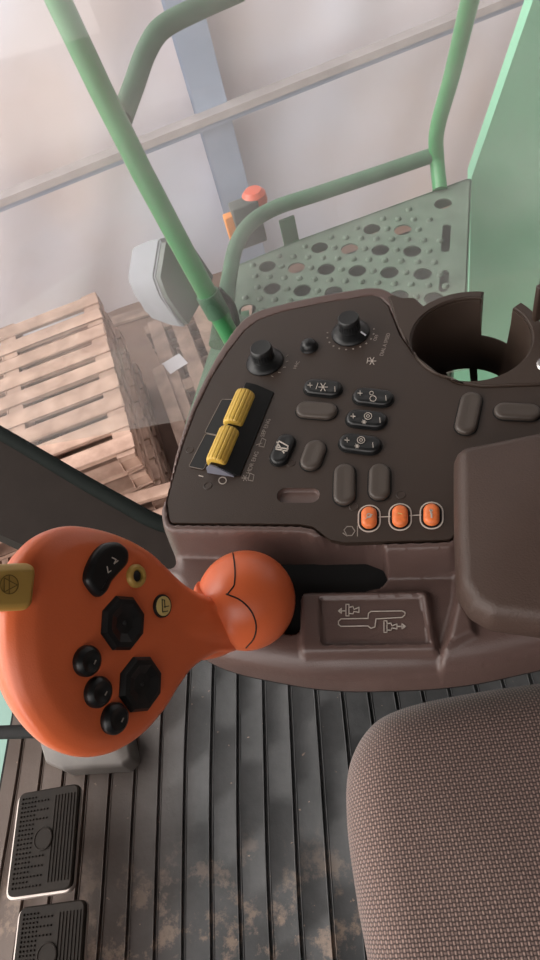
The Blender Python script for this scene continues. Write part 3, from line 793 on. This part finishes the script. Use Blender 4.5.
for k_ in range(1, 12):
    t = k_ / 12; cur = []
    for v_ in last:
        x_, y_ = v_.co.x * (1 - t) + cxy.x * t, v_.co.y * (1 - t) + cxy.y * t
        nv = bm.verts.new((x_, y_, .485 + .010 * (1 - (1 - t) ** 2))); um[nv] = (x_, y_); cur.append(nv)
    for i in range(len(cur)):
        j = (i + 1) % len(cur); bm.faces.new((inner[i], inner[j], cur[j], cur[i]))
    inner = cur
nv = bm.verts.new((cxy.x, cxy.y, .495)); um[nv] = tuple(cxy)
for i in range(len(inner)): bm.faces.new((inner[i], inner[(i + 1) % len(inner)], nv))
for f in bm.faces:
    for l in f.loops: l[uvl].uv = um[l.vert]
obj('cushion', bm, M['fabric'], seat, smooth=80)
bm = B(); box(bm, Vector((.2, -.15, .2)), (.36, .5, .33), None, .02); obj('seat_base', bm, M['rubber'], seat)

# ================================================================== PEDALS AND FOOT BLOCK
def pedal(c4, label, group=None):
    pts = [onZ(p[0], p[1], .09) for p in c4]
    cen_ = sum(pts, Vector()) / 4
    t = thing('foot_pedal', label, 'pedal', (cen_.x, cen_.y, 0))
    fx = ((pts[1] - pts[0]) + (pts[2] - pts[3])).normalized(); fy = Vector((-fx.y, fx.x, 0))
    W_ = ((pts[1] - pts[0]).length + (pts[2] - pts[3]).length) / 2; Hh = abs((pts[0] - pts[3]).dot(fy))
    ol = fillet([(-W_ / 2, -Hh / 2), (W_ / 2, -Hh / 2), (W_ / 2, Hh / 2), (-W_ / 2, Hh / 2)], .012, 5)
    tilt = Matrix.Rotation(R(-7), 3, fy)
    def w3(u, v, h): return Vector((cen_.x, cen_.y, .09)) + tilt @ (fx * u + fy * v + Vector((0, 0, h)))
    bm = B(); loft(bm, [[w3(q[0] - .003, q[1] - .002, h) for q in inset(ol, d)] for d, h in ((-.001, -.014), (-.002, -.012), (-.002, -.005), (-.001, -.003))]); obj('pedal_plate', bm, M['metal'], t, label='light metal pedal plate')
    bm = B(); loft(bm, [[w3(q[0], q[1], h) for q in inset(ol, d)] for d, h in ((0, -.005), (0, .0), (.002, .002), (.006, .002))])
    for i in range(9):
        for j in range(20):
            u = -W_ / 2 + .009 + i * .0058; v = -Hh / 2 + .010 + j * (Hh - .02) / 19
            if (u ** 2 + v ** 2) < .017 ** 2 or (i > 4 and abs(v) < .02): continue
            if i >= 5 and j % 2: continue
            s = .0019 if i == 0 else .0014
            loft(bm, [[w3(u + a * s * k, v + b * s * k, h) for a, b in ((-1, -1), (1, -1), (1, 1), (-1, 1))] for k, h in ((1, .0015), (.45, .0042))])
    for i in range(7):
        u = W_ * .14 + i * .0055
        loft(bm, [[w3(u - .0009, v, .0015), w3(u + .0009, v, .0015), w3(u, v, .0034)] for v in (-Hh / 2 + .012, Hh / 2 - .012)])
    lathe(bm, w3(0, 0, .001), tilt @ Vector((0, 0, 1)), [(.0160, 0), (.0160, .003), (.0145, .0036), (.0135, .0024), (.0001, .0024)], 36)
    obj('rubber_pad', bm, M['pad'], t, smooth=30)
    bm = B(); tube(bm, [w3(0, 0, -.012), Vector((cen_.x - .03, cen_.y, .002))], .012, 16); obj('pedal_arm', bm, M['rubber'], t)
pedal([(10, 897), (80, 888), (76, 785), (12, 794)], 'studded brown rubber pedal, the upper one under the orange lever', 'pair of foot pedals')
pedal([(10, 1016), (88, 1008), (82, 900), (13, 908)], 'studded brown rubber pedal at the bottom left, below the other', 'pair of foot pedals')

bm = B(); ol = fillet(xy([(37, 738), (44, 762), (62, 770), (122, 766), (131, 757), (126, 730), (90, 715), (50, 720)], .045), .008, 4)
raised(bm, ol, [(0, .0), (0, .035), (.002, .042), (.006, .045)])
tag(obj('foot_block', bm, M['block'], smooth=50, origin=(*onZ(85, 745, 0)[:2], 0)), 'grey rounded block on the floor mat just under the orange lever grip', 'block')
bm = B(); c0, c1 = onZ(-90, 735, .055), onZ(46, 731, .055)
dd_ = (c1 - c0); tube(bm, [c0, c1], .0115, 16); tag(obj('support_bar', bm, M['rubber'], origin=c0), 'straight black bar running left from the grey foot block', 'bar')

# ================================================================== CAB FRAME AND GLASS
bm = B(); zf = .30
u0, u1, l0, l1 = onZ(-160, 348, zf), onZ(230, 566, zf), onZ(-160, 461, zf - .03), onZ(230, 640, zf - .03)
loft(bm, [[u, u - Vector((0, 0, .07)), l - Vector((0, 0, .05)), l] for u, l in ((u0, l0), (u0.lerp(u1, .5), l0.lerp(l1, .5)), (u1, l1))])
bmesh.ops.bevel(bm, geom=[e for e in bm.edges if len(e.link_faces) == 2 and e.calc_face_angle(0) > .6 and e.calc_length() > .2], offset=.006, segments=3, affect='EDGES')
struct('trim_1', bm, M['frame'])
bm = B(); tube(bm, smooth_path([onZ(-160, 342, zf), onZ(0, 433, zf), onZ(80, 480, zf), onZ(128, 507, zf), (onZ(150, 519, zf)), onZ(175, 527, zf), onZ(230, 530, zf)], 6), .0125, 16); struct('trim_2', bm, M['seal'])
# right side glass, and windscreen
bm = B(); box(bm, Vector((-.02, 1.06, .86)), (2.2, .005, 1.78)); struct('window_1', bm, M['glass'])
bm = B(); box(bm, Vector((-1.08, .20, .86)), (.005, 1.68, 1.78)); struct('window_2', bm, M['glass'])
# ================================================================== OUTSIDE: MACHINE
# green body panel behind the cab
q0 = Vector((.43, 1.80, 0)); pn = Vector((0, 1, 0))
pts = [onP(a, b, q0, pn) for a, b in [(440, 440), (469, 300), (471.5, 178), (533, 0), (566, -95), (900, -95), (900, 440)]]
bm = B(); loft(bm, [pts, [p + pn * .05 for p in pts]])
tag(obj('body_panel', bm, M['greenpanel'], origin=(q0.x, q0.y, 0)), 'large pale green machine body panel right of the perforated step', 'machine panel')
# green hood in front of the cab, low down
bm = B(); box(bm, Vector((-1.74, .10, -.66)), (1.9, 1.34, .30), None, .04)
tag(obj('machine_hood', bm, M['teal'], origin=(-1.74, .10, -.8)), 'pale blue green machine hood seen low through the front glass', 'machine hood')

# perforated service platform
z0 = 0.0
plat = thing('service_platform', 'perforated green steel platform outside the cab window', 'platform', (.05, 1.5, 0))
po = [tuple((onZ(a, b, 0))[:2]) for a, b in [(226, 345), (234, 300), (237, 266), (300, 240), (471, 178), (466, 300), (380, 420), (300, 450)]]
po = fillet(po, .01, 3)
hl_ = []
A_ = Vector((.079, -.032)); Bv = Vector((.009, -.098)); Oh = Vector((-.009, 1.475))
from mathutils.geometry import intersect_point_tri_2d
def inside(p, poly):
    c = False; n_ = len(poly)
    for i in range(n_):
        x1, y1 = poly[i]; x2, y2 = poly[(i + 1) % n_]
        if (y1 > p[1]) != (y2 > p[1]) and p[0] < x1 + (p[1] - y1) * (x2 - x1) / (y2 - y1): c = not c
    return c
studs = []
pin = inset(ccw(po), .035)
for i in range(-6, 8):
    for j in range(-4, 6):
        p = Oh + A_ * i + Bv * j
        if inside(p, pin) and p.x < .27 - .0 * p.y: hl_.append(circle(p, .0235, 20))
        for o_2 in (A_ * .5, Bv * .5, (A_ + Bv) * .5):
            s = p + o_2
            if inside(s, inset(ccw(po), .02)) and s.x < .30: studs.append(s)
hl_.append(circle(onZ(443, 203.5, 0)[:2], .024, 20))
hl_.append(stadium(onZ(447, 224, 0), onZ(445, 252, 0), .022)); hl_.append(stadium(onZ(445, 270, 0), onZ(443, 292, 0), .022))
bm = B(); plate(bm, po, hl_, -.004, 0); obj('tread_plate', bm, M['plate'], plat)
bm = B()
for s in studs: lathe(bm, Vector((s.x, s.y, 0)), Vector((0, 0, 1)), [(.009, 0), (.008, .005), (.005, .008), (.001, .0085)], 12)
o_ = obj('tread_studs', bm, M['plate'], plat); o_['kind'] = 'stuff'
bm = B()
for a, b in zip(po, po[1:] + po[:1]):
    a, b = Vector(a), Vector(b); t = b - a
    if t.length > .002: c = (a + b) / 2; box(bm, Vector((c.x, c.y, -.03)), (t.length + .003, .006, .06), math.atan2(t.y, t.x))
obj('edge_flange', bm, M['greendull'], plat)
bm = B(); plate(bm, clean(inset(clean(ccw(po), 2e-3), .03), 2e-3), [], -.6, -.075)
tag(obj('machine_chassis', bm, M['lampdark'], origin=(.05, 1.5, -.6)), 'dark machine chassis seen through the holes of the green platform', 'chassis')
# guard rail around it
gr = thing('guard_rail', 'bent green tube rail along the outer edge of the perforated platform', 'rail', (.05, 1.6, 0))
rz = .06
bm = B(); tube(bm, smooth_path([atD(217, 345, 1.60), atD(221, 322, 1.63), atD(229, 278, 1.70), atD(236, 246, 1.75), atD(250, 224, 1.79), atD(275, 208, 1.82), atD(320, 193, 1.83), atD(380, 173, 1.84), atD(436, 154, 1.85)], 6), .0205, 20)
obj('lower_rail', bm, M['greendull'], gr)
foot = onZ(440, 190, 0)
bm = B(); tube(bm, smooth_path([foot, atD(437, 160, 1.85), atD(437, 130, 1.77), atD(452, 75, 1.62), atD(470, 0, 1.42), atD(486, -60, 1.28)], 6), .0205, 20)
obj('rail_post', bm, M['green'], gr)
bm = B(); c = atD(287, 222, 1.84); box(bm, c + Vector((0, .01, -.045)), (.045, .008, .10), R(14)); obj('mounting_tab', bm, M['greendull'], gr)
# grab rail running up past the window
hr = thing('grab_rail', 'bright green diagonal handrail tube rising to the top left outside the glass', 'handrail', onZ(240, 352, .1))
bm = B(); tube(bm, [atD(262, 395, 1.50), atD(238, 350, 1.42), atD(190, 262, 1.28), atD(142, 172, 1.16), atD(100, 88, 1.07), atD(62, 8, 1.0), atD(30, -60, .95)], .0200, 24)
obj('rail_tube', bm, M['green'], hr)
bm = B(); tube(bm, smooth_path([atD(122, 118, 1.12), atD(134, 85, 1.14), atD(146, 52, 1.16), atD(162, 28, 1.17), atD(195, 10, 1.18), atD(240, -10, 1.2)], 6), .0185, 20)
obj('branch_tube', bm, M['greendull'], hr)
bm = B(); c = atD(214, 306, 1.345); ax_ = (atD(238, 350, 1.42) - atD(190, 262, 1.28)).normalized()
lathe(bm, c - ax_ * .03, ax_, [(.0245, 0), (.0245, .05)], 24); obj('clamp', bm, M['greendull'], hr)
bm = B(); tube(bm, smooth_path([atD(218, 290, 1.36), atD(232, 306, 1.4), atD(238, 330, 1.45)], 5), .008, 10); obj('clamp_wire', bm, M['rubber'], hr)
bm = B(); c0, c1 = atD(222, 350, 1.75), atD(205, 420, 1.55)
loft(bm, [[p + Vector((-.03, 0, 0)), p + Vector((.05, 0, 0)), p + Vector((.05, .02, 0)), p + Vector((-.03, .02, 0))] for p in (atD(232, 318, 1.85), atD(196, 430, 1.65))])
tag(obj('ladder_side', bm, M['greendull'], origin=c1), 'dull green ladder side plate just below the handrail foot', 'ladder')

# work lamp behind the grab rail
lm = thing('work_lamp', 'grey boxy work lamp mounted behind the green handrail', 'lamp', atD(175, 290, 1.48))
o1 = atD(165, 280, 1.50); vv = (o1 - CAM).normalized(); nn = (CX * .75 - CY * -.05 - vv * .55).normalized()
def lp(pts, off):
    return [onP(a, b, o1, nn) + nn * off for a, b in pts]
face = [(160, 240), (184, 236), (211, 276), (206, 289), (184, 327), (176, 318), (161, 296), (154, 277)]
faceP = [atD(a, b, 1.50 + (a - 158) * .0012) for a, b in face]
backP = []
ctr = sum(faceP, Vector()) / len(faceP)
bd = (atD(136, 285, 1.56) - atD(163, 285, 1.50))
for f_, k_ in zip(faceP, [1, 1, 1, 1, 1, 1, 1, 1]): backP.append(ctr + (f_ - ctr) * .86 + bd * 1.15)
midP = [ctr + (f_ - ctr) * 1.0 + bd * .45 for f_ in faceP]
bm = B(); loft(bm, [backP, midP, [ctr + (f_ - ctr) * 1.03 for f_ in faceP]]); bmesh.ops.bevel(bm, geom=bm.edges[:], offset=.004, segments=2, affect='EDGES')
obj('lamp_housing', bm, M['lampgrey'], lm)
bm = B(); loft(bm, [[ctr + (f_ - ctr) * .95 - bd * .02 for f_ in faceP], [ctr + (f_ - ctr) * .93 - bd * .16 for f_ in faceP]]); obj('lamp_face', bm, M['lampdark'], lm, label='dark lamp face')

# marker light behind the rail corner
ml = thing('marker_light', 'small marker light with an orange lens and red dome behind the rail corner', 'light', atD(250, 225, 2.0))
c = atD(248, 222, 2.0); bm = B(); box(bm, c, (.085, .05, .14), R(14), .008); obj('light_body', bm, M['lampdark'], ml)
c = atD(255, 200, 1.97); bm = B(); lathe(bm, c - Vector((0, 0, .01)), Vector((0, 0, 1)), [(.036, 0), (.038, .01), (.036, .03), (.025, .042), (.001, .045)], 28); obj('red_dome', bm, M['red'], ml, label='red domed lens')
c = atD(232, 227, 2.0); bm = B(); box(bm, c, (.035, .03, .085), R(14), .005); obj('amber_lens', bm, M['amber'], ml, label='orange side lens')

# ================================================================== OUTSIDE: BARN
GZ = -2.1
bm = B(); box(bm, Vector((0, 3, GZ - .05)), (24, 22, .1)); struct('ground', bm, M['dirt'])
WD = 4.55
def bw(s, d, z): return E1 * s + E2 * d + Vector((0, 0, z))
bm = B(); n1, n2 = 120, 30; grid = []
for j in range(n2 + 1):
    row = []
    for i in range(n1 + 1):
        s = -8 + 16 * i / n1; z = GZ + 4.6 * j / n2
        f = .07 * noise.noise(Vector((s * 1.3 + z * .55, z * .35, 0))) + .04 * noise.noise(Vector((s * 3.1 - z * 1.6, z * .8, 4)))
        row.append(bm.verts.new(bw(s, WD + f, z)))
    grid.append(row)
for j in range(n2):
    for i in range(n1): bm.faces.new((grid[j][i], grid[j][i + 1], grid[j + 1][i + 1], grid[j + 1][i]))
struct('wall_right', bm, M['sheet'], 180)
# steel column
cA = onP(238, 205, bw(0, WD - .16, 0), E2); cB = onP(190, 40, bw(0, WD - .16, 0), E2)
bm = B(); sx_ = (cA + cB).dot(E1) / 2
Rz = Matrix.Rotation(YAW, 4, 'Z')
box(bm, bw(sx_, WD - .27, .2), (.20, .012, 4.6), Rz); box(bm, bw(sx_, WD - .17, .2), (.012, .19, 4.6), Rz); box(bm, bw(sx_, WD - .07, .2), (.20, .012, 4.6), Rz)
tag(obj('steel_column', bm, M['steel'], origin=bw(sx_, WD - .17, GZ)), 'blue grey upright steel beam standing against the white barn wall', 'column')
# girt (horizontal rail) in two tones
g0 = onP(20, 195, bw(0, WD - .32, 0), E2); g1 = onP(400, 44, bw(0, WD - .32, 0), E2)
gz = (g0.z + g1.z) / 2; gs = (g1.z - g0.z) / ((g1 - g0).dot(E1))
gm = thing('wall_rail', 'long grey horizontal rail crossing the barn wall', 'rail', bw(0, WD - .32, gz))
for dz, hh, m_, nm in ((.018, .045, M['rail'], 'upper_lip'), (-.028, .035, M['steel'], 'lower_flange')):
    bm = B(); a_ = g0 - E1 * 6; b_ = g0 + E1 * 8
    pA = bw(-7, WD - .32, g0.z + gs * (-7 - g0.dot(E1)) + dz); pB = bw(7, WD - .32, g0.z + gs * (7 - g0.dot(E1)) + dz)
    up_ = Vector((0, 0, hh / 2)); dp = E2 * (.05 if dz > 0 else .02)
    loft(bm, [[p - up_ - dp, p + up_ - dp, p + up_ + dp, p - up_ + dp] for p in (pA, pB)]); obj(nm, bm, m_, gm)

# pallets
def pallet(w, l, nb, m, group, label, loc, rot, jit=.006):
    t = thing('wooden_pallet', label, 'pallet', loc, group); t.rotation_euler = (0, 0, rot)
    def pb(name, c, s):
        bm = B(); box(bm, Vector(c) + Vector(loc), s, None, .004)
        for v in bm.verts: v.co += Vector((random.uniform(-1, 1), random.uniform(-1, 1), random.uniform(-.5, .5))) * jit
        return obj(name, bm, m, t, 30)
    p_ = l / nb
    for i in range(nb):
        pb('deck_board', (0, -l / 2 + p_ * (i + .5), .133), (w, p_ * .64, .022))
    for sx in (-1, 0, 1):
        pb('stringer', (sx * (w / 2 - .05), 0, .118), (.09, l, .034))
        pb('base_board', (sx * (w / 2 - .05), 0, .011), (.09, l, .02))
        for sy in (-1, 0, 1): pb('block', (sx * (w / 2 - .05), sy * (l / 2 - .07), .061), (.095, .13, .078))
    return t
sc = .72
far_r = Vector((-1.949, 4.586, 0)) * sc; near_r = Vector((-1.46, 2.775, 0)) * sc
ey = (far_r - near_r); Lp = ey.length; rot = math.atan2(ey.y, ey.x) - PI / 2
ex = Vector((ey.y, -ey.x, 0)).normalized(); Wp = 1.15
cen_ = (far_r + near_r) / 2 - ex * Wp / 2
protoL = pallet(Wp, Lp, 9, M['wood'], 'stack of wooden pallets', 'top wooden pallet of the tall stack by the barn wall', (cen_.x, cen_.y, -1.20 - .144), rot)
names = ['second', 'third', 'fourth', 'fifth', 'lowest']
for i in range(5):
    c = copy_tree(protoL); c['label'] = 'wooden pallet, %s from the top of the tall stack by the wall' % names[i] if i < 4 else 'wooden pallet on the ground at the bottom of the tall stack'
    c.location = (cen_.x + .02 * (i % 2), cen_.y + .015 * (i % 3), -1.20 - .144 - .1505 * (i + 1)); c.rotation_euler = (0, 0, rot + .006 * (i % 3))
eyn = ey.normalized()
TP = GZ + .005 + .1505 * 2 + .144
c = near_r + ex * (.14 + .48) + eyn * .80
for k_, lab in enumerate(('old wooden pallet with long boards and a white paper label, right of the tall stack', 'old wooden pallet in the middle of the low pile right of the stack', 'old wooden pallet at the bottom of the low pile right of the stack')):
    pallet(1.35, .92, 6, M['wood2'], 'low pile of old pallets', lab, (c.x + .012 * k_, c.y - .01 * k_, GZ + .005 + .1505 * (2 - k_)), rot + PI / 2 + .01 * k_, .003)
c2 = near_r + ex * .12 - eyn * (.10 + .43)
for k_, lab in enumerate(('top wooden pallet of the pile nearest the cab, just beyond the dark window frame', 'wooden pallet, second from the top of the pile nearest the cab', 'wooden pallet, third from the top of the pile nearest the cab', 'lowest wooden pallet of the pile nearest the cab')):
    pallet(1.7, .82, 5, M['wood'], 'pile of pallets nearest the cab', lab, (c2.x, c2.y - .01 * k_, GZ + .005 + .1505 * (3 - k_)), rot + .01 * (k_ % 2), .003)
TN = GZ + .005 + .1505 * 3 + .144
lb = onZ(175, 364, TP); bm = B(); box(bm, Vector((lb.x, lb.y, TP + .004)), (.13, .12, .002), YAW + .3)
tag(obj('paper_label', bm, M['paper'], origin=(lb.x, lb.y, TP + .004)), 'white paper label on a board of the low pallet pile', 'label')
# loose planks leaning across the low pile
for k_, (a, b, w_, zz, lab) in enumerate((((158, 368), (188, 452), .08, TP + .019, 'narrow loose plank lying lengthwise on the low pallet pile'), ((124, 502), (208, 478), .07, TN + .019, 'loose plank lying on the pallet pile nearest the cab'), ((112, 322), (150, 311), .10, GZ + .019, 'loose plank lying on the ground near the foot of the wall'))):
    A, Bq = onZ(a[0], a[1], zz), onZ(b[0], b[1], zz); t = Bq - A; m2 = (A + Bq) / 2
    bm = B(); box(bm, m2, (t.length, w_, .028), math.atan2(t.y, t.x), .004)
    tag(obj('loose_plank', bm, M['wood' if k_ == 1 else 'wood2'], origin=m2), lab, 'plank', 'loose planks')

# ================================================================== LIGHT
WBASE, WLOBE = .50, 4.3
wd = bpy.data.worlds.new('world'); SC.world = wd; wd.use_nodes = True
nt = wd.node_tree; bg = nt.nodes['Background']; N = nt.nodes; L = nt.links
tc = N.new('ShaderNodeTexCoord'); vd = N.new('ShaderNodeVectorMath'); vd.operation = 'DOT_PRODUCT'
vd.inputs[1].default_value = Vector((-.90, -.25, .30)).normalized(); L.new(tc.outputs['Generated'], vd.inputs[0])
mr = N.new('ShaderNodeMapRange'); mr.interpolation_type = 'SMOOTHSTEP'; mr.inputs['From Min'].default_value = -.1; mr.inputs['From Max'].default_value = .95
mr.inputs['To Min'].default_value = WBASE; mr.inputs['To Max'].default_value = WLOBE; L.new(vd.outputs['Value'], mr.inputs['Value'])
L.new(mr.outputs['Result'], bg.inputs['Strength']); bg.inputs['Color'].default_value = (1.0, .94, .91, 1)
sd = bpy.data.lights.new('daylight', 'SUN'); sd.energy = 1.0; sd.angle = R(35); sd.color = (1, .97, .95)
so_ = bpy.data.objects.new('daylight', sd); COL.objects.link(so_); so_.location = (-3, 1, 4)
so_.rotation_euler = (Vector((.78, -.12, -.60))).to_track_quat('-Z', 'Y').to_euler()

SC.view_settings.view_transform = 'Standard'; SC.view_settings.look = 'None'; SC.view_settings.gamma = 1
SC.view_settings.use_curve_mapping = False; SC.view_settings.exposure = 0.0
